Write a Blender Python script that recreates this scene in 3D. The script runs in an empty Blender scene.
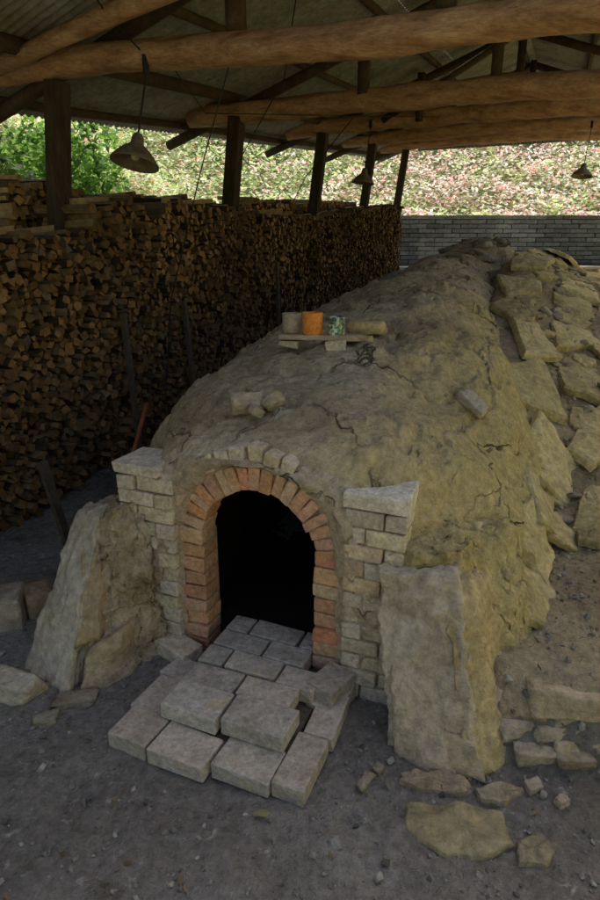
import bpy, math, random
from mathutils import Vector, noise, Matrix, Euler
random.seed(7)
R=random.random
def U(a,b): return a+(b-a)*random.random()
scene=bpy.context.scene
AL=math.radians(22); SA,CA=math.sin(AL),math.cos(AL)
D0=(-0.14,2.2)
def K(t,v,z=0.0):
    return Vector((D0[0]+SA*t+CA*v, D0[1]+CA*t-SA*v, z))
def toK(x,y):
    dx,dy=x-D0[0],y-D0[1]
    return SA*dx+CA*dy, CA*dx-SA*dy
def sm(a,b,x):
    x=max(0,min(1,(x-a)/(b-a))); return x*x*(3-2*x)
def itp(tab,x):
    if x<=tab[0][0]: return tab[0][1]
    for i in range(1,len(tab)):
        if x<=tab[i][0]:
            a,b=tab[i-1],tab[i]; f=(x-a[0])/(b[0]-a[0]); return a[1]+(b[1]-a[1])*f
    return tab[-1][1]
def fr(p,s,o=3):
    return noise.fractal(Vector(p)*s,0.9,2.0,o)

# ---------------------------------------------------------------- materials
def mat(name,c1,c2,scale=3,rough=.9,bump=.3,bscale=30,vcol=False,c3=None,bdist=.02,crack=None,lit_flank=False,metal=0,stretch=None,spots=None,spots2=None):
    m=bpy.data.materials.new(name); m.use_nodes=True
    nt=m.node_tree; N=nt.nodes; L=nt.links
    b=N['Principled BSDF']; b.inputs['Roughness'].default_value=rough; b.inputs['Metallic'].default_value=metal
    b.inputs['Specular IOR Level'].default_value=.2
    tc=N.new('ShaderNodeTexCoord'); vec=tc.outputs['Object']
    if stretch:
        mp=N.new('ShaderNodeMapping'); mp.inputs['Scale'].default_value=stretch; L.new(vec,mp.inputs[0]); vec=mp.outputs[0]
    def noi(s,d=3,r=.6,dist=0):
        n=N.new('ShaderNodeTexNoise'); n.inputs['Scale'].default_value=s; n.inputs['Detail'].default_value=d
        n.inputs['Roughness'].default_value=r; n.inputs['Distortion'].default_value=dist; L.new(vec,n.inputs['Vector']); return n.outputs['Fac']
    def ramp(f,els):
        r=N.new('ShaderNodeValToRGB'); L.new(f,r.inputs[0]); e=r.color_ramp.elements
        e[0].position=els[0][0]; e[0].color=(*els[0][1],1); e[1].position=els[-1][0]; e[1].color=(*els[-1][1],1)
        for p,c in els[1:-1]:
            q=e.new(p); q.color=(*c,1)
        return r.outputs[0]
    def mix(f,a,b2,mode='MIX'):
        x=N.new('ShaderNodeMix'); x.data_type='RGBA'; x.blend_type=mode
        if isinstance(f,(int,float)): x.inputs[0].default_value=f
        else: L.new(f,x.inputs[0])
        for s,i in ((a,6),(b2,7)):
            if isinstance(s,tuple): x.inputs[i].default_value=(*s,1)
            else: L.new(s,x.inputs[i])
        return x.outputs[2]
    els=[(.3,c1),(.7,c2)] if c3 is None else [(.3,c1),(.5,c2),(.7,c3)]
    col=ramp(noi(scale,5),els)
    fineN=noi(bscale,5,.75)
    fine=ramp(fineN,[(.3,(.52,.52,.52)),(.7,(1.35,1.35,1.35))])
    col=mix(.85,col,fine,'MULTIPLY')
    if vcol:
        a=N.new('ShaderNodeAttribute'); a.attribute_name='Col'
        col=mix(1,col,a.outputs['Color'],'MULTIPLY')
    for sp in (spots,spots2):
        if sp:
            s=ramp(noi(sp[0],4,.65),[(sp[1],(0,0,0)),(sp[1]+.08,(1,1,1))])
            col=mix(s,col,mix(.8,sp[2],fine,'MULTIPLY'))
    if lit_flank:  # warm yellow light on the right flank, painted into the clay colour
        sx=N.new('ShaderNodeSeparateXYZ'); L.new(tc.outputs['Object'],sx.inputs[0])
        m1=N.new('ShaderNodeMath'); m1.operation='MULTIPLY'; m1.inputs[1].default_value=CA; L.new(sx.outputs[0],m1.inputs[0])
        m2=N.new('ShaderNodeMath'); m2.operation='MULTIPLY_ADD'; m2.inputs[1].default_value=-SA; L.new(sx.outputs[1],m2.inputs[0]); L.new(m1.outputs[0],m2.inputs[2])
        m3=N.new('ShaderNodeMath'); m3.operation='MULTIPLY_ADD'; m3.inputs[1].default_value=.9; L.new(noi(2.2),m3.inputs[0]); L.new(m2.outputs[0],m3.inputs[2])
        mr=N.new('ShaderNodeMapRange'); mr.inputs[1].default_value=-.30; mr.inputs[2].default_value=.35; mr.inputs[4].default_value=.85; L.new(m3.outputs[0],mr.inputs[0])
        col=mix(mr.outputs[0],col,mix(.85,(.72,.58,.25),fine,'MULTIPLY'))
    n2=noi(bscale*.22,4,.6)
    ad=N.new('ShaderNodeMath'); ad.operation='MULTIPLY_ADD'; ad.inputs[1].default_value=2.5; L.new(n2,ad.inputs[0]); L.new(fineN,ad.inputs[2]); h=ad.outputs[0]
    if crack:
        wn=N.new('ShaderNodeTexNoise'); wn.inputs['Scale'].default_value=3.5; wn.inputs['Detail'].default_value=5; L.new(vec,wn.inputs['Vector'])
        vm=N.new('ShaderNodeVectorMath'); vm.operation='MULTIPLY_ADD'; vm.inputs[1].default_value=(.6,.6,.6); L.new(wn.outputs['Color'],vm.inputs[0]); L.new(vec,vm.inputs[2])
        for sc,th in crack:
            vo=N.new('ShaderNodeTexVoronoi'); vo.feature='DISTANCE_TO_EDGE'; vo.inputs['Scale'].default_value=sc; L.new(vm.outputs[0],vo.inputs['Vector'])
            mr=N.new('ShaderNodeMapRange'); mr.inputs[2].default_value=th; mr.inputs[3].default_value=1; mr.inputs[4].default_value=0; L.new(vo.outputs[0],mr.inputs[0])
            msk=N.new('ShaderNodeMapRange'); msk.inputs[1].default_value=.5; msk.inputs[2].default_value=.66; L.new(noi(sc*.9+.3,2),msk.inputs[0])
            mu=N.new('ShaderNodeMath'); mu.operation='MULTIPLY'; L.new(mr.outputs[0],mu.inputs[0]); L.new(msk.outputs[0],mu.inputs[1]); tot=mu.outputs[0]
        col=mix(tot,col,(.16,.12,.08))
        sb=N.new('ShaderNodeMath'); sb.operation='MULTIPLY_ADD'; sb.inputs[1].default_value=-1.2; L.new(tot,sb.inputs[0]); L.new(h,sb.inputs[2]); h=sb.outputs[0]
    bp=N.new('ShaderNodeBump'); bp.inputs['Strength'].default_value=bump; bp.inputs['Distance'].default_value=bdist
    L.new(h,bp.inputs['Height']); L.new(bp.outputs[0],b.inputs['Normal'])
    L.new(col,b.inputs['Base Color'])
    return m
def flatmat(name,rough=.8,transl=0,k=1.0):
    m=bpy.data.materials.new(name); m.use_nodes=True; N=m.node_tree.nodes; L=m.node_tree.links
    b=N['Principled BSDF']; b.inputs['Roughness'].default_value=rough; b.inputs['Specular IOR Level'].default_value=.2
    a=N.new('ShaderNodeAttribute'); a.attribute_name='Col'; n=N.new('ShaderNodeTexNoise'); n.inputs['Scale'].default_value=25; n.inputs['Detail'].default_value=2
    tc=N.new('ShaderNodeTexCoord'); L.new(tc.outputs['Object'],n.inputs['Vector'])
    r=N.new('ShaderNodeMapRange'); r.inputs[1].default_value=.3; r.inputs[2].default_value=.7; r.inputs[3].default_value=.65*k; r.inputs[4].default_value=1.15*k; L.new(n.outputs['Fac'],r.inputs[0])
    x=N.new('ShaderNodeVectorMath'); x.operation='SCALE'; L.new(a.outputs['Color'],x.inputs[0]); L.new(r.outputs[0],x.inputs['Scale'])
    L.new(x.outputs[0],b.inputs['Base Color'])
    if transl:
        tr=N.new('ShaderNodeBsdfTranslucent'); L.new(x.outputs[0],tr.inputs[0])
        ms=N.new('ShaderNodeMixShader'); ms.inputs[0].default_value=transl
        L.new(b.outputs[0],ms.inputs[1]); L.new(tr.outputs[0],ms.inputs[2]); L.new(ms.outputs[0],N['Material Output'].inputs[0])
    return m
M_clay=mat('kiln_clay',(.40,.29,.175),(.63,.485,.30),1.6,.95,1,24,c3=(.80,.66,.45),crack=[(1.3,.013)],lit_flank=True,bdist=.04,spots=(2.6,.60,(.78,.65,.46)))
M_face=mat('face_clay',(.46,.345,.22),(.64,.50,.335),3,.95,1,30,c3=(.74,.62,.46),crack=[(3,.03)],bdist=.025)
M_brick=mat('brick',(.82,.80,.78),(1.2,1.2,1.2),12,.9,.8,50,vcol=True,bdist=.012,spots=(8,.61,(.66,.54,.38)))
M_mort=mat('mortar_clay',(.38,.28,.18),(.54,.42,.28),8,.95,.9,40)
M_stone=mat('slab_stone',(.46,.39,.29),(.62,.54,.42),4,.9,.9,22,c3=(.72,.65,.53),vcol=True,spots=(5,.60,(.50,.39,.20)))
M_yelst=mat('yellow_stone',(.44,.36,.19),(.63,.53,.28),4,.9,.9,22,c3=(.72,.62,.38),vcol=True)  # yellower tone than slab_stone, used on the flank slabs
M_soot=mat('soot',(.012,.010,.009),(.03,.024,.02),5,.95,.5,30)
M_dirt=mat('dirt',(.20,.18,.155),(.30,.275,.245),1.1,.97,1,28,c3=(.40,.37,.33),bdist=.035,spots=(14,.64,(.46,.43,.39)),spots2=(3,.62,(.19,.165,.14)))
M_dirt2=mat('terrace_dirt',(.28,.21,.125),(.44,.35,.215),1.7,.97,1,24,c3=(.56,.465,.31),bdist=.035)
M_yg=mat('bounce_grass',(.36,.35,.10),(.50,.46,.15),1.7,.97,.6,14,c3=(.56,.50,.2))  # yellow grass added out of view to bounce warm light at the kiln
M_peb=flatmat('pebbles')
M_wood=flatmat('split_wood')
M_log=mat('beam_log',(.24,.12,.06),(.44,.24,.13),2.2,.5,.5,12,c3=(.56,.35,.20),stretch=(1.2,5,7))
M_post=mat('post_wood',(.04,.025,.017),(.09,.058,.038),4,.8,.5,20,stretch=(6,6,.8))
M_dark=mat('rafter_wood',(.05,.033,.02),(.11,.07,.045),4,.85,.5,20)
M_roof=mat('corrugated_iron',(.17,.17,.16),(.29,.29,.28),1.5,.7,.2,15,c3=(.23,.195,.145),metal=.1)
M_leaf=flatmat('leaf',.6,.5,1.1)
M_bark=mat('bark',(.06,.045,.03),(.12,.09,.06),8,.9,.6,30)
M_lamp=mat('enamel_shade',(.13,.10,.07),(.24,.19,.13),9,.5,.2,40,spots=(8,.6,(.18,.09,.04)))
M_wire=mat('cable',(.01,.01,.01),(.03,.03,.03),9,.6,.1,40)
M_wall=mat('wall_block',(.13,.14,.15),(.25,.265,.28),1.2,.9,.5,20,vcol=True,spots=(.5,.56,(.42,.44,.47)))
M_cupg=mat('bisque_grey',(.46,.36,.25),(.55,.45,.33),12,.7,.2,60)
M_cupo=mat('orange_glaze',(.90,.27,.05),(.95,.36,.08),12,.45,.15,60)
M_board=mat('board_wood',(.46,.34,.21),(.64,.50,.33),5,.8,.4,20,stretch=(1,8,8))
M_grass=mat('bank_grass',(.08,.12,.03),(.18,.21,.07),1.5,.9,.6,9,c3=(.28,.27,.12))
M_rust=mat('rusty_iron',(.20,.06,.03),(.32,.11,.05),15,.8,.4,50)
def can_mat():
    m=bpy.data.materials.new('printed_tin'); m.use_nodes=True; N=m.node_tree.nodes; L=m.node_tree.links
    b=N['Principled BSDF']; b.inputs['Roughness'].default_value=.35; b.inputs['Metallic'].default_value=.3
    tc=N.new('ShaderNodeTexCoord'); vo=N.new('ShaderNodeTexVoronoi'); vo.inputs['Scale'].default_value=75
    L.new(tc.outputs['Object'],vo.inputs['Vector'])
    r=N.new('ShaderNodeValToRGB'); L.new(vo.outputs['Color'],r.inputs[0]); r.color_ramp.interpolation='CONSTANT'
    e=r.color_ramp.elements; e[0].color=(.10,.18,.14,1); e[1].position=.42; e[1].color=(.65,.7,.62,1); q=e.new(.62); q.color=(.22,.32,.22,1)
    L.new(r.outputs[0],b.inputs['Base Color']); return m
M_can=can_mat()

# ---------------------------------------------------------------- mesh builder
class MB:
    def __init__(s): s.v=[]; s.f=[]; s.c=[]
    def add(s,vs,fs,col=(1,1,1)):
        o=len(s.v); s.v.extend(vs)
        for i,f in enumerate(fs):
            s.f.append([a+o for a in f]); s.c.append(col[i] if isinstance(col,list) else col)
    def obj(s,name,m,parent=None,smooth=False,bevel=0,angle=None):
        me=bpy.data.meshes.new(name); me.from_pydata([tuple(p) for p in s.v],[],s.f)
        a=me.color_attributes.new('Col','FLOAT_COLOR','CORNER')
        buf=[]
        for p,c in zip(me.polygons,s.c): buf.extend([c[0],c[1],c[2],1.0]*p.loop_total)
        a.data.foreach_set('color',buf)
        if smooth: me.polygons.foreach_set('use_smooth',[True]*len(me.polygons))
        me.materials.append(m); me.update()
        o=bpy.data.objects.new(name,me); scene.collection.objects.link(o)
        if bevel:
            b=o.modifiers.new('b','BEVEL'); b.width=bevel; b.segments=2; b.limit_method='ANGLE'
        if parent: o.parent=parent
        return o
def empty(name):
    o=bpy.data.objects.new(name,None); scene.collection.objects.link(o); return o
BF=[(0,3,2,1),(4,5,6,7),(0,1,5,4),(1,2,6,5),(2,3,7,6),(3,0,4,7)]
def box(mb,c,ax,ay,az,dims,col=(1,1,1),jit=0):
    c=Vector(c); vs=[]
    for k in (-.5,.5):
        for i,j in ((-.5,-.5),(.5,-.5),(.5,.5),(-.5,.5)):
            vs.append(c+ax*i*dims[0]+ay*j*dims[1]+az*k*dims[2]+Vector((U(-1,1),U(-1,1),U(-1,1)))*jit)
    mb.add(vs,BF,col)
Tt=K(1,0)-K(0,0); Vv=K(0,1)-K(0,0); Zz=Vector((0,0,1))
def kbox(mb,t,v,z,dt,dv,dz,col=(1,1,1),jit=.002,rot=0,tilt=0):
    a=Tt*math.cos(rot)+Vv*math.sin(rot); b=Vv*math.cos(rot)-Tt*math.sin(rot)
    M=Matrix.Rotation(tilt,3,Tt)
    box(mb,K(t,v,z),M@a,M@b,M@Zz,(dt,dv,dz),col,jit)
def hexa(mb,corners,n=10,rnd=.25,amp=.02,fs=4,col=(1,1,1),seed=0,fine=.006):
    cs=[Vector(c) for c in corners]; idx={}; vs=[]; fs_=[]
    def pt(a,b,c):
        k=(round(a*n),round(b*n),round(c*n))
        if k in idx: return idx[k]
        p=Vector((a*2-1,b*2-1,c*2-1))
        q=p.normalized()*1.15 if p.length else p
        p=p.lerp(q,rnd); a2,b2,c2=[(w+1)/2 for w in p]
        bot=cs[0]*(1-a2)*(1-b2)+cs[1]*a2*(1-b2)+cs[2]*a2*b2+cs[3]*(1-a2)*b2
        top=cs[4]*(1-a2)*(1-b2)+cs[5]*a2*(1-b2)+cs[6]*a2*b2+cs[7]*(1-a2)*b2
        w=bot*(1-c2)+top*c2
        so=Vector((seed*3.7,seed*1.3,seed*.7))
        w=w+noise.noise_vector(w*fs+so)*amp+noise.noise_vector(w*fs*5+so)*fine+noise.noise_vector(w*fs*14+so)*fine*.4
        idx[k]=len(vs); vs.append(w); return idx[k]
    r=[i/n for i in range(n+1)]
    for i in range(n):
        for j in range(n):
            a,b,a1,b1=r[i],r[j],r[i+1],r[j+1]
            fs_.append((pt(a,b,0),pt(a,b1,0),pt(a1,b1,0),pt(a1,b,0)))
            fs_.append((pt(a,b,1),pt(a1,b,1),pt(a1,b1,1),pt(a,b1,1)))
            fs_.append((pt(a,0,b),pt(a1,0,b),pt(a1,0,b1),pt(a,0,b1)))
            fs_.append((pt(a,1,b),pt(a,1,b1),pt(a1,1,b1),pt(a1,1,b)))
            fs_.append((pt(0,a,b),pt(0,a,b1),pt(0,a1,b1),pt(0,a1,b)))
            fs_.append((pt(1,a,b),pt(1,a1,b),pt(1,a1,b1),pt(1,a,b1)))
    mb.add(vs,fs_,col)
def rock(mb,c,dims,rot=(0,0,0),n=5,rnd=.45,col=(1,1,1),irr=.18,amp=.02,fine=.004):
    E=Euler(rot).to_matrix(); c=Vector(c); cs=[]
    for k in (-.5,.5):
        for i,j in ((-.5,-.5),(.5,-.5),(.5,.5),(-.5,.5)):
            p=Vector(((i+U(-irr,irr))*dims[0],(j+U(-irr,irr))*dims[1],(k+U(-irr,irr)*.4)*dims[2]))
            cs.append(c+E@p)
    hexa(mb,cs,n,rnd,amp*max(dims)*2,3/max(dims),col,seed=R()*50,fine=fine)
def plate(mb,c,ex,ey,nrm,rx,ry,th,col=(1,1,1),k=6,n_=5):
    a0=U(0,6.28); out=[]
    angs=sorted([a0+6.283*(i+U(-.3,.3))/k for i in range(k)])
    crn=[(math.cos(a)*U(.8,1.15),math.sin(a)*U(.8,1.15)) for a in angs]
    for i in range(k):
        p,q=crn[i],crn[(i+1)%k]
        for j in range(n_):
            f=j/n_; out.append((p[0]+(q[0]-p[0])*f,p[1]+(q[1]-p[1])*f))
    so=Vector((U(0,99),0,0)); m=len(out); vs=[]
    rings=[(1.0,-.5),(1.0,.22),(.95,.45),(.75,.5),(.5,.5),(.25,.5)]
    for s,h in rings:
        for x,y in out:
            nn=noise.noise(Vector((x*3,y*3,h))+so)+.6*noise.noise(Vector((x*9,y*9,h))+so)
            x2=x*s*(1+.09*nn); y2=y*s*(1+.09*nn)
            vs.append(Vector(c)+ex*x2*rx+ey*y2*ry+nrm*(h*th+.35*th*noise.noise(Vector((x2*2.5,y2*2.5,1))+so)+.10*th*nn))
    vs.append(Vector(c)+nrm*(th*.5+.35*th*noise.noise(Vector((0,0,1))+so)))
    fs=[]
    for r in range(len(rings)-1):
        for i in range(m):
            j=(i+1)%m; fs.append((r*m+i,r*m+j,(r+1)*m+j,(r+1)*m+i))
    L=len(rings)-1
    for i in range(m): fs.append((L*m+i,L*m+(i+1)%m,len(vs)-1))
    mb.add(vs,fs,col)
def tube(mb,pts,rad,seg=12,col=(1,1,1),cap=True,wob=0):
    pts=[Vector(p) for p in pts]; vs=[]; fs=[]
    n=len(pts)
    for i,p in enumerate(pts):
        d=(pts[min(i+1,n-1)]-pts[max(i-1,0)]).normalized()
        a=d.cross(Vector((0,0,1)));
        if a.length<.1: a=d.cross(Vector((1,0,0)))
        a.normalize(); b=a.cross(d)
        r=rad[i] if isinstance(rad,list) else rad
        for k in range(seg):
            th=2*math.pi*k/seg; rr=r*(1+wob*noise.noise(Vector((math.cos(th)*1.5,math.sin(th)*1.5,i*.35+p.x))))
            vs.append(p+a*math.cos(th)*rr+b*math.sin(th)*rr)
    for i in range(n-1):
        for k in range(seg):
            k2=(k+1)%seg; fs.append((i*seg+k,i*seg+k2,(i+1)*seg+k2,(i+1)*seg+k))
    if cap:
        fs.append(tuple(range(seg))[::-1]); fs.append(tuple((n-1)*seg+k for k in range(seg)))
    mb.add(vs,fs,col)
def lathe(mb,c,prof,seg=32,col=(1,1,1),axis=None):
    c=Vector(c); vs=[];fs=[]
    Mx=(axis.to_track_quat('Z','Y').to_matrix() if axis else Matrix.Identity(3))
    for r,z in prof:
        for k in range(seg):
            th=2*math.pi*k/seg; vs.append(c+Mx@Vector((r*math.cos(th),r*math.sin(th),z)))
    for i in range(len(prof)-1):
        for k in range(seg):
            k2=(k+1)%seg; fs.append((i*seg+k,i*seg+k2,(i+1)*seg+k2,(i+1)*seg+k))
    mb.add(vs,fs,col)

# ---------------------------------------------------------------- terrain
ZR=[(-1,.24),(.3,.26),(1.24,.37),(2.4,.80),(4.4,1.34),(6.5,1.46),(9,1.46)]
def ground(x,y,nz=True):
    t,v=toK(x,y)
    zl=min(1.3,.1*max(0,t-.3)); zl=zl+(1.45-zl)*sm(9,14,y)
    e=sm(1.62,1.76,y+.03*math.sin(x*7))*sm(.58,.74,x)
    zr=itp(ZR,t)*e
    if .8<t<9: zr+=.30*math.exp(-((v-.68)/.42)**2)*sm(1.0,2.0,t)*(1-sm(7,9,t))
    if -6<t<12: zr+=1.9*sm(3.0,4.8,v)  # unseen right bank, raised to turn bounced sunlight towards the kiln
    m=sm(-.4,.55,v)
    z=zl*(1-m)+zr*m
    b=max(0,y-15.9,-v-6.5)
    z+=min(7.5,b*.5) if b>0 else 0
    bf=max(0,-y-9); z+=min(3,bf*.2)
    if nz:
        z+=.022*fr((x,y,0),1.3)+.008*fr((x,y,5),6)
        if v>.9 and t>0: z+=.04*fr((x,y,8),2.6)
    return z
def axis_vals(a,b,step,lo,hi):
    r=[]; x=a
    while x<b: r.append(x); x+=step
    r.append(b); s=step; x=a
    pre=[]
    while x>lo: s*=1.25; x-=s; pre.append(x)
    s=step; x=b
    while x<hi: s*=1.25; x+=s; r.append(x)
    return pre[::-1]+r
xs=axis_vals(-2.2,4.2,.03,-160,160); ys=axis_vals(.6,8.0,.033,-160,200)
mb=MB()
vs=[Vector((x,y,ground(x,y)+(.011*fr((x,y,2),16) if -2.3<x<4.3 and .5<y<8 else 0))) for y in ys for x in xs]
nx=len(xs); fs=[(j*nx+i,j*nx+i+1,(j+1)*nx+i+1,(j+1)*nx+i) for j in range(len(ys)-1) for i in range(nx-1)]
mb.add(vs,fs); g=mb.obj('ground',M_dirt,smooth=True)
g.data.materials.append(M_grass); g.data.materials.append(M_dirt2); g.data.materials.append(M_yg)
for p in g.data.polygons:
    c=p.center; t,v=toK(c.x,c.y)
    if c.y>16 or v<-5.5 or v>6.5 or c.y<-8: p.material_index=1
    elif v>2.6: p.material_index=3
    elif c.z>.17 and v>.5 and t<12: p.material_index=2

# ---------------------------------------------------------------- kiln
kiln=empty('climbing_kiln')
HT=[(0,.93),(.05,.985),(.2,1.05),(.5,1.125),(1.1,1.225),(1.7,1.345),(2.3,1.42),(3,1.49),(4.5,1.62),(6.8,1.86),(7.6,1.93),(8.3,1.9),(9,1.3)]
WL=[(0,.66),(.1,.72),(.5,1.0),(1.0,1.22),(2,1.25),(3.2,1.12),(5,.95),(8.3,.8),(9,.5)]
WR=[(0,.60),(.15,.74),(.5,1.04),(.95,1.16),(1.25,1.08),(2.6,1.02),(2.8,.92),(4.5,.98),(4.7,.9),(8.3,.85),(9,.5)]
def NN(t,left): return itp([(0,4.2),(.3,3.4),(1,2.9),(3,2.5)],t) if left else itp([(0,4.2),(.3,2.6),(.9,1.95),(1.3,2.4),(3,2.1)],t)
def lump(t):
    return .05*math.exp(-((t-2.70)/.10)**2)+.06*math.exp(-((t-4.9)/.15)**2)-.05*math.exp(-((t-5.4)/.3)**2)
def shell(t,ph):
    c,s=math.cos(ph),math.sin(ph); left=c>0
    W=itp(WL,t) if left else itp(WR,t); n=NN(t,left); H=itp(HT,t)+lump(t); zb=-.12
    v=-W*math.copysign(abs(c)**(2/n),c); z=zb+(H-zb)*abs(s)**(2/n)
    return t,v,z
def shell_z(t,v):
    W=itp(WL,t) if v<0 else itp(WR,t); n=NN(t,v<0); H=itp(HT,t)+lump(t)
    q=min(.999,abs(v)/W); return -.12+(H+.12)*(1-q**n)**(1/n)
def kdisp(p,a=1):
    d=noise.noise_vector(p*1.9)*.045+noise.noise_vector(p*6)*.022+noise.noise_vector(p*17)*.011+noise.noise_vector(p*42)*.005
    r=abs(noise.noise(p*4.1)); d.z+=-.02*max(0,.12-r)/.12
    q=noise.noise(p*2.7+Vector((9,2,4)))+.35*noise.noise(p*9); d.z+=.022*sm(.02,.05,q)+.014*sm(.30,.33,q)
    return p+d*a
ts=[];t=0
while t<9.0:
    ts.append(t); t+=.012 if t<.1 else (.018 if t<3 else (.04 if t<5 else .08))
NP=250
mb=MB(); vs=[]
for t in ts:
    for k in range(NP+1):
        ph=math.pi*k/NP
        a,v,z=shell(t,ph); vs.append(kdisp(K(a,v,z),min(1,.35+t*2)))
fs=[(i*(NP+1)+k,(i+1)*(NP+1)+k,(i+1)*(NP+1)+k+1,i*(NP+1)+k+1) for i in range(len(ts)-1) for k in range(NP)]
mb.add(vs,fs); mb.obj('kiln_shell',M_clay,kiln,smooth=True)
VC=-.035; HW=.252; RM=HW+.053; SP=.56
def arch(f,hw,sp=SP):
    arc=math.pi*hw; tot=2*(sp+.1)+arc; s=f*tot
    if s<sp+.1: return VC-hw,-.1+s
    if s>sp+.1+arc: return VC+hw,sp-(s-sp-.1-arc)
    th=math.pi-(s-sp-.1)/hw
    return VC+hw*math.cos(th),sp+hw*math.sin(th)
mb=MB(); vs=[]; NR=30
for k in range(NP+1):
    ph=math.pi*k/NP
    _,v1,z1=shell(0,ph)
    v0,z0=arch(k/NP,RM+.04)
    for r in range(NR+1):
        f=r/NR; bulge=-.035*math.sin(math.pi*f)-.012*(1-f)
        p=K(bulge,v0+(v1-v0)*f,z0+(z1-z0)*f); vs.append(kdisp(p,.35)+Tt*(.018*fr(p,9)*math.sin(math.pi*min(1,f+.15))))
fs=[(k*(NR+1)+r,k*(NR+1)+r+1,(k+1)*(NR+1)+r+1,(k+1)*(NR+1)+r) for k in range(NP) for r in range(NR)]
mb.add(vs,fs); mb.obj('kiln_front_clay',M_face,kiln,smooth=True)
mb=MB(); vs=[];NA=40
sec=[(0.03,HW+.02),(.10,HW+.02),(.115,.38),(.8,.44),(1.6,.44)]
for t,hw in sec:
    for k in range(NA+1):
        v,z=arch(k/NA,hw,SP if t<.3 else .5+.1*(t)); vs.append(K(t,v,z))
fs=[(i*(NA+1)+k,i*(NA+1)+k+1,(i+1)*(NA+1)+k+1,(i+1)*(NA+1)+k) for i in range(len(sec)-1) for k in range(NA)]
fs.append(tuple(4*(NA+1)+k for k in range(NA+1)))
mb.add(vs,fs)
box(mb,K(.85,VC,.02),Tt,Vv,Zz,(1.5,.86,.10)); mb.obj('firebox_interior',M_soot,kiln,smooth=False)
def red():
    a=U(.8,1.15); return (.74*a,.33*a*U(.9,1.2),.16*a*U(.85,1.2))
def pale():
    a=U(.85,1.12); return (.74*a,.63*a,.46*a*U(.9,1.1))
def mixc(a,b,f): return tuple(a[i]*(1-f)+b[i]*f for i in range(3))
mb=MB()
for side in (-1,1):
    z=.0
    while z<SP-.01:
        h=.066*U(.93,1.07)
        c=mixc(red(),pale(),U(0,.3)+.4*(R()<.25))
        kbox(mb,.042+U(-.01,.008),VC+side*RM,z+h/2,.12,.112,h-.006,c,.004)
        z+=h
n=19
for i in range(n):
    th=math.pi*(i+.5)/n
    cv,cz=math.cos(th),math.sin(th)
    rad=Vv*cv+Zz*cz; tan=-Vv*cz+Zz*cv
    c=K(.042+U(-.01,.008),VC+RM*cv,SP+RM*cz)
    box(mb,c,Tt,rad,tan,(.12,.106*U(.88,1.08),.046),mixc(red(),pale(),U(0,.45)),.005)
n=17
for i in range(n):
    th=math.pi*(i+.5)/n
    if not(.22*math.pi<th<.88*math.pi) : continue
    cv,cz=math.cos(th),math.sin(th); rm=RM+.094
    rad=Vv*cv+Zz*cz; tan=-Vv*cz+Zz*cv
    c=K(.080+U(-.012,.012),VC+rm*cv,SP+rm*cz)
    box(mb,c,Tt,rad,tan,(.2,.07*U(.8,1.1),.064),mixc(pale(),red(),U(0,.3)),.008)
mb.obj('arch_bricks',M_brick,kiln,bevel=.007)
mb=MB()
def column(v0,v1,ztop,tf,split):
    z=.0;i=0
    while z<ztop:
        h=.068; a,b=(v0,v1)
        s=split if i%2==0 else 1-split
        m=a+(b-a)*s
        c1,c2=pale(),pale()
        if R()<.12:c1=mixc(c1,red(),.3)
        kbox(mb,tf+.1+U(-.010,.008),(a+m)/2,z+h/2,.22,abs(m-a)-.007,h-.006,c1,.004)
        kbox(mb,tf+.1+U(-.010,.008),(m+b)/2,z+h/2,.22,abs(b-m)-.007,h-.006,c2,.004)
        z+=h;i+=1
column(-.68,-.40,.80,-.04,.66)
column(.345,.58,.80,-.04,.35)
kbox(mb,.05,-.575,.842,.22,.22,.05,(.76,.66,.52),.006,rot=.03)
kbox(mb,.08,-.415,.81,.22,.10,.06,(.66,.56,.42),.006)
kbox(mb,.05,.46,.850,.20,.24,.066,(.86,.77,.63),.005,rot=-.02)
mb.obj('wall_bricks',M_brick,kiln,bevel=.007)
mb=MB()
kbox(mb,.075,-.54,.37,.205,.27,.84); kbox(mb,.075,.462,.36,.205,.225,.86)
for sd in (-1,1): kbox(mb,.052,VC+sd*RM,.27,.112,.10,.6)
mb.obj('mortar',M_mort,kiln)
mb=MB(); vs=[];
for th in [math.pi*i/48 for i in range(49)]:
    for tt,r in ((-.004,HW+.01),(-.004,HW+.105)): vs.append(K(tt,VC+r*math.cos(th),SP+r*math.sin(th)))
fs=[(2*i,2*i+2,2*i+3,2*i+1) for i in range(48)]; mb.add(vs,fs)
vs=[]
for th in [math.pi*i/48 for i in range(49)]:
    for tt in (-.004,.11): vs.append(K(tt,VC+(HW+.01)*math.cos(th),SP+(HW+.01)*math.sin(th)))
fs=[(2*i,2*i+1,2*i+3,2*i+2) for i in range(48)]; mb.add(vs,fs)
mb.obj('arch_mortar',M_mort,kiln)

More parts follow.
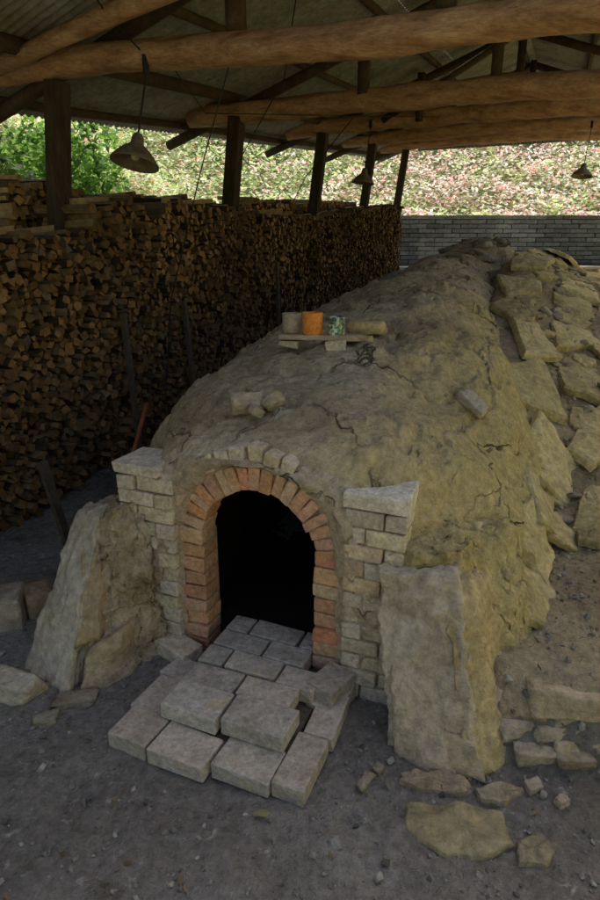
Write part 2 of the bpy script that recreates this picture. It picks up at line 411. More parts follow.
# buttresses
mb=MB()
hexa(mb,[(-1.08,2.22,-.05),(-.88,2.06,-.05),(-.60,2.26,-.05),(-.8,2.75,-.05),
         (-.96,2.50,.60),(-.84,2.38,.66),(-.66,2.37,.74),(-.75,2.70,.78)],36,.05,.06,5,seed=3,fine=.026)
hexa(mb,[(.40,1.86,-.05),(.62,1.70,-.05),(1.02,1.88,-.05),(.48,2.35,-.05),
         (.34,1.98,.66),(.52,1.91,.70),(.88,2.28,.64),(.48,2.35,.80)],36,.06,.05,5,seed=8,fine=.024)
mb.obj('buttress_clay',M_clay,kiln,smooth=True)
mb=MB()
hexa(mb,[(-1.21,2.18,-.02),(-.96,2.00,-.02),(-.93,2.10,-.02),(-1.16,2.28,-.02),
         (-.99,2.46,.63),(-.86,2.36,.66),(-.84,2.44,.66),(-.96,2.54,.63)],28,.02,.022,6,(1.0,.98,.95),1,.012)
hexa(mb,[(-.90,2.02,-.02),(-.70,2.12,-.02),(-.70,2.24,-.02),(-.86,2.15,-.02),
         (-.86,2.08,.16),(-.76,2.15,.20),(-.74,2.26,.2),(-.84,2.25,.16)],12,.06,.03,8,(.85,.75,.6),2)
hexa(mb,[(-.93,2.10,.15),(-.84,2.13,.17),(-.82,2.2,.17),(-.90,2.2,.15),
         (-.93,2.30,.50),(-.84,2.30,.44),(-.82,2.38,.44),(-.90,2.38,.50)],14,.05,.02,8,(.8,.68,.5),12)
hexa(mb,[(.33,1.74,-.02),(.60,1.61,-.02),(.68,1.72,-.02),(.36,1.86,-.02),
         (.28,1.93,.62),(.545,1.84,.66),(.60,1.97,.66),(.30,2.02,.63)],30,.02,.026,6,(.97,.93,.86),5,.013)
hexa(mb,[(.575,1.605,-.02),(.74,1.66,-.02),(.86,1.9,-.02),(.60,1.8,-.02),
         (.515,1.86,.64),(.60,1.88,.63),(.80,2.10,.46),(.56,1.99,.63)],26,.03,.024,6,(.95,.84,.56),6,.014)
hexa(mb,[(.35,1.69,-.02),(.54,1.59,-.02),(.56,1.72,-.02),(.38,1.76,-.02),
         (.32,1.80,.31),(.45,1.74,.25),(.50,1.77,.26),(.36,1.85,.31)],16,.03,.022,7,(.93,.85,.76),9,.010)
hexa(mb,[(.40,1.655,.0),(.62,1.575,.0),(.62,1.66,.0),(.42,1.72,.0),
         (.44,1.70,.15),(.60,1.63,.10),(.62,1.68,.10),(.46,1.76,.15)],10,.04,.02,8,(.9,.84,.7),15,.008)
mb.obj('buttress_slabs',M_stone,kiln,smooth=True)
mb=MB()
def hgt(t,v):
    x,y,_=K(t,v); gz=ground(x,y)
    if v<itp(WR,t)-.02: gz=max(gz,shell_z(t,v))
    return gz
def fslab(t,v,rt,rv,th,yaw,a,k=5,up=.0):
    e=.14
    st_=(hgt(t+e,v)-hgt(t-e,v))/(2*e); sv_=(hgt(t,v+e)-hgt(t,v-e))/(2*e); sv_=max(-2.2,min(.3,sv_)); st_=max(-.3,min(.6,st_))
    ex=(Tt+Zz*st_).normalized(); ey=(Vv+Zz*sv_).normalized(); nrm=ex.cross(ey).normalized()
    if nrm.z<0: nrm=-nrm
    ex2=(ex*math.cos(yaw)+ey*math.sin(yaw)).normalized(); ey2=nrm.cross(ex2)
    z=(hgt(t,v)+hgt(t,v-e*.6)+hgt(t,v+e*.6))/3
    plate(mb,K(t,v,z)+nrm*(th*.15+up),ex2,ey2,nrm,rt,rv,th,(a,a*.97,a*.9),k,6)
for q in [(.36,.84,.24,.20,.07,.1,1.05,5),(.70,1.0,.24,.18,.06,-.2,1.1,4),(.45,1.03,.2,.15,.05,.3,.9,5),(1.05,1.02,.26,.2,.06,.2,.95,4),
          (1.50,1.02,.42,.27,.06,.08,1.1,4,.03),(1.30,1.35,.26,.18,.05,.4,.9,5),(2.05,.95,.40,.26,.06,-.15,.9,4,.03),(1.90,1.33,.36,.22,.06,.25,1.0,5),
          (2.60,.85,.36,.24,.06,.15,1.05,4,.02),(2.50,1.22,.34,.22,.06,-.2,.8,5),(3.10,.72,.34,.20,.05,.1,.85,5,.01),(3.05,1.15,.36,.24,.06,.5,1.0,4),
          (3.7,.70,.34,.2,.05,-.2,1.0,4,.01),(3.7,1.15,.36,.24,.06,.2,.85,5),(4.3,.72,.34,.2,.05,.1,.85,5,.01),(4.4,1.2,.4,.26,.06,0,1.1,4),
          (4.9,.75,.4,.2,.05,.2,1.0,5,.01),(5.1,1.25,.4,.3,.06,.4,.9,4),(5.7,.85,.4,.24,.05,0,1.0,5,.01),(6.0,1.45,.5,.34,.06,.2,1.3,5),(6.8,1.1,.5,.3,.06,.2,1.2,5,.02),(7.6,1.4,.5,.3,.06,.2,1.2,5),
          (2.5,1.6,.34,.24,.05,.2,.95,5),(3.3,1.6,.34,.26,.05,-.3,.85,5),(4.1,1.65,.4,.26,.05,.1,1.0,5)]:
    fslab(*q)
for i in range(60):
    t=U(.9,6.5); v=U(.7,1.75) if t>2.6 else U(.95,1.7); fslab(t,v,U(.07,.18),U(.05,.13),U(.03,.05),U(-.8,.8),U(.6,1.1),random.choice([4,5,6]),U(0,.02))
mb.obj('flank_slabs',M_yelst,kiln,smooth=False,bevel=.006)
mb=MB()
def onshell(t,v,dims,rot,n=5,col=(1,1,1),sink=.25,rnd=.35):
    z=shell_z(t,v); rock(mb,K(t,v,z+dims[2]*(.5-sink)),dims,rot,n,rnd,col)
onshell(.28,-.21,(.12,.085,.07),(.6,.1,.3),7,(.95,.88,.74),.2,.2); onshell(.31,-.09,(.085,.06,.055),(.5,0,1),7,(.85,.78,.66),.1,.2)
onshell(.22,-.14,(.07,.05,.04),(.6,0,2),6,(.8,.72,.6),0,.2)
onshell(1.35,.08,(.10,.07,.05),(0,0,.3),6,(1.0,.9,.7)); onshell(1.28,.16,(.07,.05,.04),(0,0,1),5,(.8,.75,.6))
onshell(1.02,.66,(.15,.07,.045),(.2,.5,-.9),6,(1.0,.97,.92),0,.12)
onshell(2.75,.62,(.14,.1,.06),(0,.3,.4),6,(.9,.85,.75))
for i in range(120):
    t=U(.1,7); v=U(-.7,.85); s=U(.006,.022)*(1+.5*(t>2)); q=U(.55,.85)
    onshell(t,v,(s*1.3,s,s*.8),(R(),R(),R()*6),2,(q,q*.9,q*.75))
for i in range(46):
    t=U(4.4,8); v=U(-.5,.8); s=U(.06,.17); onshell(t,v,(s*1.6,s,s*.5),(U(-.2,.2),U(-.2,.4),R()*6),4,(U(.3,.8),)*3)
for i in range(180):
    t=U(1.0,6); v=U(.8,1.9) if t>2.6 else U(1.0,1.9); s=U(.02,.08); z=hgt(t,v)+.015
    rock(mb,K(t,v,z),(s*1.5,s,s*.5),(U(-.3,.3),U(0,.6),R()*6),4,.3,(U(.45,.85),)*3)
mb.obj('rubble_stones',M_stone,kiln,smooth=True)

# ---------------------------------------------------------------- brick steps
st=empty('brick_steps'); mb=MB()
def paver():
    a=U(.82,1.15); w=R(); return (.58*a*(1+.06*w),.53*a,.46*a*(1-.05*w))
bh=.064
for t,v,w in [(-.565,-.255,.17),(-.575,-.05,.232),(-.545,.183,.222)]:
    kbox(mb,t,v,bh/2+.004,.150,w-.006,bh,paver(),.003,rot=U(-.02,.05))
kbox(mb,-.49,.352,bh/2+.004,.235,.112,bh,paver(),.003,rot=.02)
kbox(mb,-.245,.36,bh/2,.23,.11,bh,paver(),.003,rot=-.05)
kbox(mb,-.39,-.28,bh/2,.20,.14,bh,paver(),.003,rot=.03)
kbox(mb,-.22,-.29,bh/2-.012,.13,.14,bh,paver(),.003,rot=.2)
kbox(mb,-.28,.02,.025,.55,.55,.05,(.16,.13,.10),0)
z2=bh*1.5+.007
for v,w in ((-.085,.235),(.165,.25)): kbox(mb,-.425+U(-.01,.01),v,z2,.15,w-.005,bh,paver(),.003,rot=U(-.02,.04))
t=-.287; i=0
while t<.10:
    v=-.21+(.115 if i%2 else 0)
    if i%2: kbox(mb,t,-.157,z2-.006,.110,.105,bh,paver(),.002)
    while v<.24:
        w=min(.225,.295-v) if t<-.06 else min(.225,.21-v)
        if w>.06: kbox(mb,t+U(-.004,.004),v+w/2,z2-.006+U(-.004,.004),.110,w-.006,bh,paver(),.003,rot=U(-.015,.015))
        v+=.232
    t+=.117; i+=1
kbox(mb,-.09,-.395,.035,.115,.2,.07,pale(),.003,rot=.3)
kbox(mb,-.13,.335,.10,.16,.115,.07,paver(),.003,rot=.3); kbox(mb,-.13,.34,.035,.2,.13,.07,paver(),.003,rot=.1)
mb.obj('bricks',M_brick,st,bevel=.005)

# ---------------------------------------------------------------- terrace edge & loose stones
mb=MB()
def stone(x,y,dims,rz=0,z=None,col=None,n=7,rnd=.2,tx=0,ty=0):
    z=ground(x,y)+dims[2]*.3 if z is None else z
    q=U(.65,.9)
    rock(mb,(x,y,z),dims,(tx,ty,rz),n,rnd,col or (q,q*.95,q*.88))
for x,y,z,d in [(.82,1.69,.04,(.14,.12,.07)),(.95,1.67,.04,(.12,.1,.06)),(1.07,1.70,.045,(.13,.1,.08)),(1.2,1.7,.05,(.18,.12,.08)),(.87,1.73,.11,(.13,.1,.05)),
                (.76,1.76,.11,(.11,.14,.07)),(1.0,1.73,.11,(.12,.1,.055)),(1.12,1.75,.12,(.12,.1,.06)),(.93,1.70,.075,(.10,.1,.04)),(1.05,1.7,.08,(.1,.1,.04))]:
    stone(x,y,d,U(-.2,.2),z)
stone(.80,1.81,(.15,.2,.08),-.3,.19,(.8,.74,.62),9,.12); stone(1.05,1.79,(.38,.24,.09),-.12,.205,(.9,.83,.70),12,.08); stone(1.42,1.79,(.4,.25,.12),-.1,.18,(.8,.74,.63),12,.1)
stone(1.75,1.76,(.3,.2,.25),0,.12); stone(1.5,1.7,(.22,.15,.1),.2,.04)
mb.obj('terrace_edge_stones',M_stone,smooth=True)
def flat(name,x,y,rx,ry,th,rz,col,k=6):
    mb=MB(); a=Vector((math.cos(rz),math.sin(rz),0)); b=Vector((-math.sin(rz),math.cos(rz),0))
    plate(mb,(x,y,ground(x,y)+th*.0),a,b,Zz,rx,ry,th,col,k,6); return mb.obj(name,M_stone,bevel=.004)
flat('flat_stone',.50,1.42,.21,.10,.045,-.08,(.60,.58,.44),7)
flat('flat_stone',.70,1.34,.075,.05,.045,.5,(.6,.58,.5),5)
flat('flat_stone',.46,1.575,.13,.05,.05,-.1,(.66,.61,.52),6)
flat('flat_stone',.66,1.54,.08,.045,.05,.1,(.62,.58,.5),5)
mb=MB(); stone(.78,1.56,(.06,.04,.03),.4); stone(.85,1.5,(.04,.03,.03),.4)
stone(.37,1.60,(.05,.035,.025),.3,None,(.7,.7,.65)); stone(.22,1.58,(.07,.04,.03),.9,None,(.6,.58,.55)); stone(.27,1.63,(.04,.03,.03),.9,None,(.6,.6,.6)); mb.obj('loose_stones',M_stone,smooth=True)
mb=MB(); stone(-1.20,2.02,(.25,.12,.085),-.3,.04,(1.0,.98,.94),10,.06); mb.obj('pale_stone_block',M_stone,smooth=True)
mb=MB(); stone(-1.42,2.5,(.2,.2,.17),.3,.08,(.8,.75,.68),9,.12); stone(-1.3,2.62,(.12,.2,.14),.6,.07,(.75,.6,.45)); mb.obj('corner_stone',M_stone,smooth=True)
mb=MB(); stone(-.97,1.87,(.08,.055,.035),.4,None,(.65,.68,.66),6,.2); stone(-.90,1.98,(.16,.07,.04),.2,None,(.6,.58,.55)); mb.obj('loose_stones',M_stone,smooth=True)
mb=MB()
for i in range(4200):
    x,y=U(-1.9,1.6),U(.95,2.9)
    t,v=toK(x,y)
    if t>-.05 and -1.0<v<1.1: continue
    if -.68<t<0 and -.36<v<.43 : continue
    s=random.choice([.003,.004,.005,.006,.007,.009,.012]) if R()<.985 else .022
    g=U(.12,.42); c=(g*1.04,g*.97,g*.88)
    rock(mb,(x,y,ground(x,y)+s*.2),(s*1.4,s,s*.8),(R(),R(),R()*6),1 if s<.01 else 2,.4,c)
for i in range(900):
    t,v=U(.2,4),U(1.0,2.0); x,y,_=K(t,v); s=U(.005,.02); g=U(.2,.5)
    rock(mb,(x,y,ground(x,y)+s*.2),(s*1.4,s,s*.8),(R(),R(),R()*6),2,.4,(g*1.1,g*.95,g*.65))
mb.obj('gravel',M_peb,smooth=False)
mb=MB()
for i in range(320):
    x,y=U(-1.7,1.5),U(1.0,2.6); t,v=toK(x,y)
    if t>-.05 and -.9<v<.9: continue
    z=ground(x,y)+.012; a=U(0,6.28); l=U(.006,.02); w=l*U(.2,.45)
    d=Vector((math.cos(a),math.sin(a),U(-.2,.2)))*l; n_=Vector((-math.sin(a),math.cos(a),U(-.3,.3)))*w
    p=Vector((x,y,z)); g=U(.6,1.3); c=(.20*g,.14*g,.08*g)
    mb.add([p-d,p+n_-Vector((0,0,.003)),p+d,p-n_],[(0,1,2,3)],c)
for i in range(5):
    p=Vector((-.13+U(-.03,.03),1.44+U(-.012,.012),ground(-.13,1.44)+.02)); a=U(-.5,.7); d=Vector((math.cos(a),math.sin(a),.1))*.022; n_=Vector((-math.sin(a),math.cos(a),.1))*.006
    mb.add([p-d,p+n_,p+d,p-n_],[(0,1,2,3)],(.30,.28,.14))
mb.obj('fallen_leaves',M_peb)
mb=MB()
for i in range(110):
    x,y=U(-1.7,1.5),U(1.0,2.4); t,v=toK(x,y)
    if t>-.65 and -.95<v<.95: continue
    a=U(0,6.28); l=U(.02,.07); z=ground(x,y)+.008
    tube(mb,[(x,y,z),(x+math.cos(a)*l*.5,y+math.sin(a)*l*.5,z+.006),(x+math.cos(a+.3)*l,y+math.sin(a+.3)*l,z)],.0014,4,(.18,.14,.10))
mb.obj('twigs',M_peb)

# ---------------------------------------------------------------- board and vessels
ct,cv=1.07,-.16; zc=shell_z(ct,cv)
bd=empty('display_board'); bz=zc+.068
mb=MB(); box(mb,K(ct,cv-.0,bz),(Vv+Tt*.25).normalized(),(Tt-Vv*.25).normalized(),Zz,(.44,.16,.018),(1,1,1),.008); mb.obj('board',M_board,bd,bevel=.004)
mb=MB()
for dv in (-.16,.11):
    box(mb,K(ct-.05,cv+dv,bz-.034),(Vv+Tt*.3).normalized(),(Tt-Vv*.3).normalized(),Zz,(.11,.10,.045),(.72,.6,.44),.012)
mb.obj('support_bricks',M_brick,bd,bevel=.004)
def cup(name,t,v,r,h,m):
    mb=MB(); pr=[(0.001,.004),(r*.86,.0),(r*.93,.006),(r*.97,h*.5),(r,h-.004),(r*.985,h),(r*.93,h-.003),(r*.88,h*.5),(r*.8,.012),(.001,.012)]
    lathe(mb,K(t,v,bz+.0115),pr,40); return mb.obj(name,m,smooth=True)
cup('clay_cup',ct-.01,cv-.165,.052,.105,M_cupg)
cup('orange_cup',ct-.035,cv-.035,.055,.115,M_cupo)
mb=MB(); r,h=.044,.095
lathe(mb,K(ct-.01,cv+.09,bz+.0115),[(.001,0),(r,0),(r*1.03,.003),(r,.007),(r,h-.006),(r*1.04,h-.003),(r,h),(r*.95,h-.004),(r*.95,.01),(.001,.01)],40); mb.obj('tin_can',M_can,smooth=True)
M_loaf=mat('yellow_clay',(.58,.42,.19),(.72,.54,.27),8,.9,.5,40)
mb=MB(); rock(mb,K(1.28,.03,shell_z(1.28,.03)+.055),(.20,.10,.075),(0,0,-.3),9,.5,irr=.06); mb.obj('clay_lump',M_loaf,smooth=True)
mb=MB(); rock(mb,K(1.16,.02,shell_z(1.16,.02)+.03),(.16,.07,.045),(0,0,-.5),8,.4,irr=.08); mb.obj('clay_lump',M_loaf,smooth=True)

# ---------------------------------------------------------------- wood piles
def pile(name,t0,t1,ztop,zvar=.05,vf=-2.06,ln=.46,rows_from=None,gg=1.0):
    mb=MB(); step=.058
    t=t0
    while t<t1:
        zb=.1*max(0,t-.3)
        zt=ztop(t)+zvar*noise.noise(Vector((t*2.3,3,0)))*2+U(-.03,.03)
        z=zb+.03 if rows_from is None else zt-rows_from
        while z<zt:
            r=U(.022,.042); c=K(t+U(-.02,.02),vf+U(-.05,.05)+.09*noise.noise(Vector((t*3,z*3,0))),z)
            k=random.choice([3,4,4,5]); a0=U(0,6.28)
            pr=[(math.cos(a0+6.283*i/k)*r*U(.8,1.2),math.sin(a0+6.283*i/k)*r*U(.7,1.1)) for i in range(k)]
            ax=(-Vv+Tt*U(-.1,.1)+Zz*U(-.06,.06)).normalized(); L_=ln*U(.92,1.05)
            sl=U(-.3,.3); sl2=U(-.3,.3)
            vs=[c+Tt*p[0]+Zz*p[1]+Vv*(p[0]*sl+p[1]*sl2) for p in pr]+[c+ax*L_+Tt*p[0]*.9+Zz*p[1]*.9 for p in pr]
            fs=[tuple(range(k))]+[(i,i+k,(i+1)%k+k,(i+1)%k) for i in range(k)]+[tuple(range(k,2*k))[::-1]]
            g=U(.28,.85)*gg*(.75+.6*(noise.noise(Vector((t*.9,z*1.1,5)))+.5)); end=(.42*g,.225*g,.085*g)
            if R()<.12: end=(.28*g,.20*g,.12*g)
            cols=[end]
            for i in range(k):
                q=U(.5,1.1)*gg; cols.append((.30*q,.20*q,.10*q) if R()<.6 else (.10*q,.065*q,.04*q))
            cols.append(end); mb.add(vs,fs,cols)
            z+=r*1.4
        t+=step
    if rows_from is None:
        for i in range(int((t1-t0)*4)):
            t=U(t0+.2,t1-.2); l=U(.2,.34); z=ztop(t)+U(.0,.05); d=(Tt*U(.6,1)+Vv*U(-.6,.6)+Zz*.1).normalized(); g=U(.8,1.5)
            e2=d.cross(Zz).normalized(); box(mb,K(t,vf-U(.08,.35),z),d,e2,d.cross(e2),(l*1.4,U(.03,.06),U(.025,.05)),(.32*g,.22*g,.12*g),.006)
    return mb.obj(name,M_wood)
pile('firewood_stack',-.6,1.58,lambda t:1.80)
pile('firewood_stack',1.64,2.40,lambda t:2.03)
pile('firewood_stack',2.48,4.0,lambda t:2.06+.02*t)
pile('firewood_stack',4.08,6.6,lambda t:2.12+.025*(t-4),vf=-2.1)
pile('firewood_stack',6.68,11.2,lambda t:2.25+.09*(t-6.6),vf=-2.1)
pile('firewood_stack',1.5,5.2,lambda t:2.14+.02*t,vf=-2.62,ln=.5,rows_from=.35,gg=1.7)
pile('firewood_stack',5.2,9.5,lambda t:2.32+.07*(t-5.2),vf=-2.62,ln=.5,rows_from=.3,gg=1.7)
mb=MB()
for tt,vv,h,ln_ in [(1.75,-1.95,1.15,.05),(2.6,-1.95,1.1,.1),(.45,-1.55,.6,.2),(4.6,-1.98,1.2,.05)]:
    z0=.1*max(0,tt-.3); box(mb,K(tt,vv,z0+h/2),(Tt+Zz*.05).normalized(),Vv,(Zz-Tt*ln_).normalized(),(.05,.03,h),(.13,.10,.07),.004)
mb.obj('wooden_stakes',M_wood)
mb=MB(); tube(mb,[K(.32,-1.0,.50),K(.5,-1.0,.72),K(.66,-1.02,.93)],.012,8); mb.obj('iron_rod',M_rust,smooth=True)

# ---------------------------------------------------------------- shed
shed=empty('open_shed')
def eave(t): return 2.80+.1*(t-1.6)
RV,SL=.3,.34
PV=-2.25
def roofz(t,v): return eave(t)+.20+ (RV+2.38)*SL-abs(v-RV)*SL
TL,T0,T1=-2.6,.5,13.4  # unseen left roof front pulled forward to shade the left side
VL,VR=-3.2,1.75  # right eave cut back out of view to let sun bounce in
def corr(name,va,vb,ta):
    mb=MB(); n=int((T1-ta)/.076*8); vs=[]; m=6
    for i in range(n+1):
        t=ta+(T1-ta)*i/n; w=.011*math.sin(2*math.pi*(t-ta)/.076)
        for j in range(m+1):
            v=va+(vb-va)*j/m; vs.append(K(t,v,roofz(t,v)+w+.01*noise.noise(Vector((t,v,0)))))
    fs=[(i*(m+1)+j,(i+1)*(m+1)+j,(i+1)*(m+1)+j+1,i*(m+1)+j+1) for i in range(n) for j in range(m)]
    mb.add(vs,fs); mb.obj(name,M_roof,shed,smooth=True)
corr('roof_sheet_left',VL,-.6,TL); corr('roof_sheet_mid',-.6,RV,T0); corr('roof_sheet_right',RV,VR,T0)
BT=[1.62,4.2,6.8,9.4,12.0]
mb=MB(); mr_=MB(); md=MB()
box(mb,K(-1.9,PV,1.2),Tt,Vv,Zz,(.14,.14,2.6),(1,1,1),.006)
for i,t in enumerate(BT):
    zt=eave(t)
    a=K(t,PV,zt); b=a-Vv*.36; b.z=.1*max(0,t)-.1
    w=.125 if t<3 else .14
    d=(a-b).normalized(); box(mb,(a+b)/2,Tt,d.cross(Tt).normalized(),d,(w,w,(a-b).length),(1,1,1),.006)
    a=K(t,1.95,zt); b=K(t,2.0,.1)
    box(mb,(a+b)/2,Tt,Vv,Zz,(.13,.13,(a-b).length),(1,1,1),.006)
    zc_=zt+.05
    sag=[.02,.03,.08,.05,.08][i]
    pts=[];rad=[]
    zl=zc_+[.04,-.02,0,0,0][i]; zr=zc_-[.08,.07,.03,0,0][i]
    for j in range(31):
        f=j/30; v=PV-.55+f*(2.1-PV+.55)
        wob=.06*noise.noise(Vector((f*3+i*7,i,0)))+.015*noise.noise(Vector((f*11+i*7,i,0)))
        pts.append(K(t+[0,.05,.1,0,0][i]*math.sin(f*5)+wob,v,zl*(1-f)+zr*f+ (sag if i>0 else 0)*math.sin(math.pi*f)+wob))
        rad.append((.084,.10,.105,.10,.10)[i]+.008*f+.011*noise.noise(Vector((f*9,i,3))))
    tube(mr_,pts,rad,24,wob=.2)
    for va in (VL,VR):
        p=K(t+.16,va,roofz(t,va)-.12); q=K(t+.16,RV,roofz(t,RV)-.12)
        tube(md,[p,(p+q)/2+Vector((0,0,-.02)),q],.05,12,wob=.1)
    for v in (-.9,RV,1.4):
        za=zc_; zb2=roofz(t,v)-.1
        if zb2-za>.1: box(md,K(t,v,(za+zb2)/2),Tt,Vv,Zz,(.09,.09,zb2-za),(1,1,1),.004)
tube(mr_,[(-1.97,4.48,2.86),(-1.4,4.2,2.96),(-.8,3.88,3.05),(.3,3.35,3.2)],[.05,.055,.06,.06],16,wob=.15)
for v in (-2.95,-2.32,-1.6,-.75,.2,1.1,1.65):
    ta=TL if v<-.7 else T0
    pts=[K(ta+(T1-ta)*j/12,v,roofz(ta+(T1-ta)*j/12,v)-.05+.01*math.sin(j*2+v)) for j in range(13)]
    tube(md,pts,.035 if v!=-2.32 else .055,8)
tube(md,[K(6.8,-1.4,eave(6.8)+.1),K(6.8,RV,roofz(6.8,RV)-.15)],.045,8)
mb.obj('posts',M_post,shed,bevel=.01); mr_.obj('tie_logs',M_log,shed,smooth=True); md.obj('rafters_and_purlins',M_dark,shed,smooth=True)
mb=MB(); n=300; vs=[]
for i in range(n+1):
    v=VL+(VR-VL)*i/n; w=.012*math.sin(i*1.3); t=13.2
    zb_=eave(t)+.02; zt=max(zb_+.01,roofz(t,v)-.03)
    if v<PV: zb_=roofz(t,v)-.12; zt=zb_+.08
    vs+= [K(t+w,v,zb_),K(t+w,v,zt)]
mb.add(vs,[(2*i,2*i+2,2*i+3,2*i+1) for i in range(n)]); mb.obj('gable_cladding',M_roof,shed)

# ---------------------------------------------------------------- lamps
def lamp(top,bot,r):
    e=empty('pendant_lamp'); top=Vector(top); bot=Vector(bot); ax=(top-bot).normalized()
    mb=MB(); h=r*.85
    lathe(mb,bot,[(r*.97,.0),(r,0.0),(r*1.0,.008),(r*.8,h*.38),(r*.5,h*.72),(r*.28,h*.92),(r*.24,h*1.25),(r*.16,h*1.42),(.004,h*1.45)],36,axis=ax)
    lathe(mb,bot,[(r*.96,.004),(r*.76,h*.34),(r*.46,h*.68),(.004,h*.86)],36,axis=ax)
    mb.obj('shade',M_lamp,e,smooth=True)
    mb=MB(); lathe(mb,bot,[(.004,h*.15),(.022,h*.2),(.03,h*.4),(.016,h*.7),(.012,h*.85)],16,axis=ax); mb.obj('bulb',M_board,e,smooth=True)
    mb=MB(); tube(mb,[bot+ax*h*1.4,top],.006,6); tube(mb,[top,top+Vector((0,0,.1))],.02,8); mb.obj('cord',M_wire,e)
lamp((-.945,4.22,2.76),(-1.03,4.10,2.24),.15)
lamp(tuple(K(6.75,-1.55,3.33)),tuple(K(6.7,-1.62,2.64)),.16)
lamp(tuple(K(9.2,1.25,3.55)),tuple(K(9.1,1.2,2.86)),.16)
mb=MB()
def cable(pts,r=.005):
    tube(mb,pts,r,5)
cable([(-.945,4.25,2.86),(-1.1,4.0,3.0),(-1.25,3.9,3.25)])
cable([(-.35,4.1,3.2),(-.42,4.05,2.75),(-.62,4.1,2.2),(-.9,4.3,1.4),(-1.0,4.3,.6)],.004)
cable([(.0,4.0,3.2),(-.1,4.3,2.75),(-.5,6,2.6),(-.7,6.9,2.5)],.004)
cable([K(4.2,-1,2.95),K(5,-1.8,2.55),K(5.6,-2.2,2.35)],.005)
cable([(-.8,4.2,2.82),(-.7,5.0,2.7),(0.2,6.6,3.0),(1.6,7.7,3.2)],.004)
mb.obj('hanging_cables',M_wire,shed)

# ---------------------------------------------------------------- far block wall
mb=MB(); z=1.40;i=0
while z<2.56:
    x=1.6+(.2 if i%2 else 0)
    while x<12:
        a=U(.6,1.15)*(1.7-.8*sm(4.2,5.6,x-(z-1.4)*.6)); box(mb,(x+.2,15.2+U(-.02,.02),z+.045),Vector((1,0,0)),Vector((0,1,0)),Zz,(.385,.2,.085),(a,a,a*1.03),.004); x+=.4  # tint paints the sunlit left part and the shadow to its right
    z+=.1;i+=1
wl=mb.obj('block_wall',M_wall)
mb=MB(); box(mb,(7,15.25,1.95),Vector((1,0,0)),Vector((0,1,0)),Zz,(10.4,.1,1.15),(.25,.25,.25)); mb.obj('wall_core',M_wall,wl)

# ---------------------------------------------------------------- foliage
def leaf(mb,p,s,c,up=.5):
    n=Vector((U(-1,1),U(-1,1),U(-.3,1)+up)).normalized(); a=n.cross(Vector((U(-1,1),U(-1,1),U(-1,1)))).normalized(); b=n.cross(a)
    mb.add([p-a*s,p-b*s*.5,p+a*s,p+b*s*.5],[(0,1,2,3)],c)
def gcol(pal):
    c=random.choice(pal); g=U(.85,1.15); return (min(.95,c[0]*g),min(.95,c[1]*g),min(.95,c[2]*g))
PG=[(.62,.76,.34),(.76,.82,.52),(.45,.58,.22)]
PP=[(.93,.80,.74),(.94,.62,.60),(.93,.92,.86),(.92,.88,.80),(.90,.42,.42)]
mb=MB()
for i in range(56000):
    x=U(-14,17); y=16.1+11*R()**1.4
    hg=.5+.5*noise.noise(Vector((x*.9,y*.9,0)))+.35
    z=ground(x,y,False)+hg*R()**.5*1.1
    q=noise.noise(Vector((x*.6,y*.9,9)))+.4*noise.noise(Vector((x*2,y*2,3)))
    pr=(.95 if q>-.08 else .35)*(.35+.65*sm(-2,3,x))
    leaf(mb,Vector((x,y,z)),U(.05,.10),gcol(PP if R()<pr else PG),1.0)
mb.obj('azalea_hedge',M_leaf)
def blobs(mb,centers,n,s,pal,fill=.35):
    for i in range(n):
        c,r=random.choice(centers); d=Vector((U(-1,1),U(-1,1),U(-1,1)))
        if d.length>1 or d.length<.2: d.normalize()
        else: d=d*(1+fill*(1/d.length-1))
        d*=1+.25*noise.noise((Vector(c)+d*r)*2.1)
        leaf(mb,Vector(c)+Vector((d.x*r,d.y*r,d.z*r*.8)),U(s*.6,s*1.2),gcol(pal))
def tree(name,x,y,h,cr,n,s,pal,seed):
    random.seed(seed); z=ground(x,y,False); e=empty(name); mb=MB()
    tube(mb,[(x,y,z-.2),(x+.1,y,z+h*.35),(x,y+.1,z+h*.7)],[.16*cr/1.5,.12*cr/1.5,.05],10,wob=.2)
    cs=[]
    for i in range(9):
        a=U(0,6.28); rr=U(.2,.8)*cr; c=(x+math.cos(a)*rr,y+math.sin(a)*rr,z+h*.7+U(-.5,.6)*cr); cs.append((c,U(.4,.62)*cr))
        tube(mb,[(x,y,z+h*.4),((x+c[0])/2,(y+c[1])/2,z+h*.6),c],[.06,.04,.015],6)
    mb.obj('trunk',M_bark,e,smooth=True); mb=MB(); blobs(mb,cs,n,s,pal); mb.obj('crown',M_leaf,e)
DG=[(.05,.09,.02),(.07,.13,.03),(.09,.16,.04)]; BG=[(.16,.32,.05),(.26,.44,.08),(.10,.20,.04)]
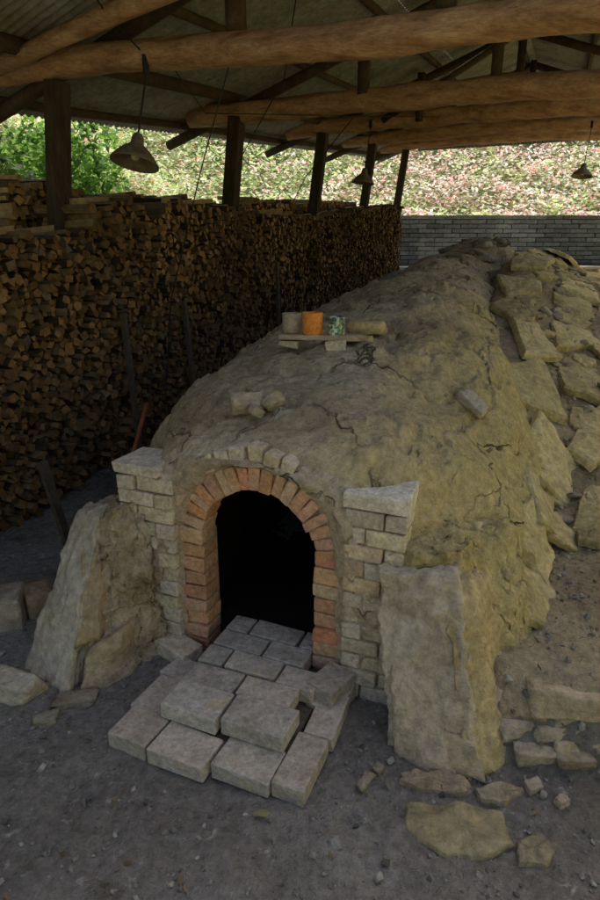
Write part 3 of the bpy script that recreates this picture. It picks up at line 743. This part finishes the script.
tree('broadleaf_tree',-3.75,8.6,2.5,1.4,7000,.07,BG,1)
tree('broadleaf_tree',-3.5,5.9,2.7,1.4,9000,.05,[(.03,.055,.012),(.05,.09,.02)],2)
k=4
for x in range(-12,30,6):
    tree('broadleaf_tree',x+U(-1,1),30+U(-1.5,2),5.5,3.0,2000,.22,DG+BG,k); k+=1
random.seed(99)
mb=MB()
for i in range(5000):  # yellow-green shrubs added out of view on the right for bounce light
    t=U(-6,12); v=5.0+2.2*R(); x,y,_=K(t,v); leaf(mb,Vector((x,y,ground(x,y,False)+U(0,1.3)*(.6+.4*noise.noise(Vector((t,v,0)))))),U(.06,.13),gcol([(.4,.42,.1),(.3,.36,.08),(.5,.5,.16)]))
mb.obj('bounce_shrubs',M_leaf)

# ---------------------------------------------------------------- light
el=math.radians(62); dirv=Vector((.34,.94,0)).normalized()
w=bpy.data.worlds.new('World'); scene.world=w; w.use_nodes=True; N=w.node_tree.nodes; L=w.node_tree.links
sky=N.new('ShaderNodeTexSky'); sky.sky_type='NISHITA'; sky.sun_disc=False; sky.sun_elevation=el; sky.sun_rotation=math.atan2(dirv.x,dirv.y)
sky.dust_density=5; sky.ozone_density=.8; sky.air_density=1.1
L.new(sky.outputs[0],N['Background'].inputs[0]); N['Background'].inputs[1].default_value=.15
sd=bpy.data.lights.new('sun','SUN'); sd.energy=5; sd.angle=math.radians(.5); sd.color=(1,.94,.82)
so=bpy.data.objects.new('sun',sd); scene.collection.objects.link(so)
sv=Vector((dirv.x*math.cos(el),dirv.y*math.cos(el),math.sin(el))); so.rotation_euler=sv.to_track_quat('Z','Y').to_euler()
scene.view_settings.view_transform='Standard'; scene.view_settings.look='None'; scene.view_settings.exposure=0
cd=bpy.data.cameras.new('camera'); cd.lens=24; cd.sensor_width=36; cd.clip_end=600; cd.clip_start=.05
co=bpy.data.objects.new('camera',cd); scene.collection.objects.link(co); co.location=(0,0,1.7); co.rotation_euler=(math.radians(72),0,0)
scene.camera=co
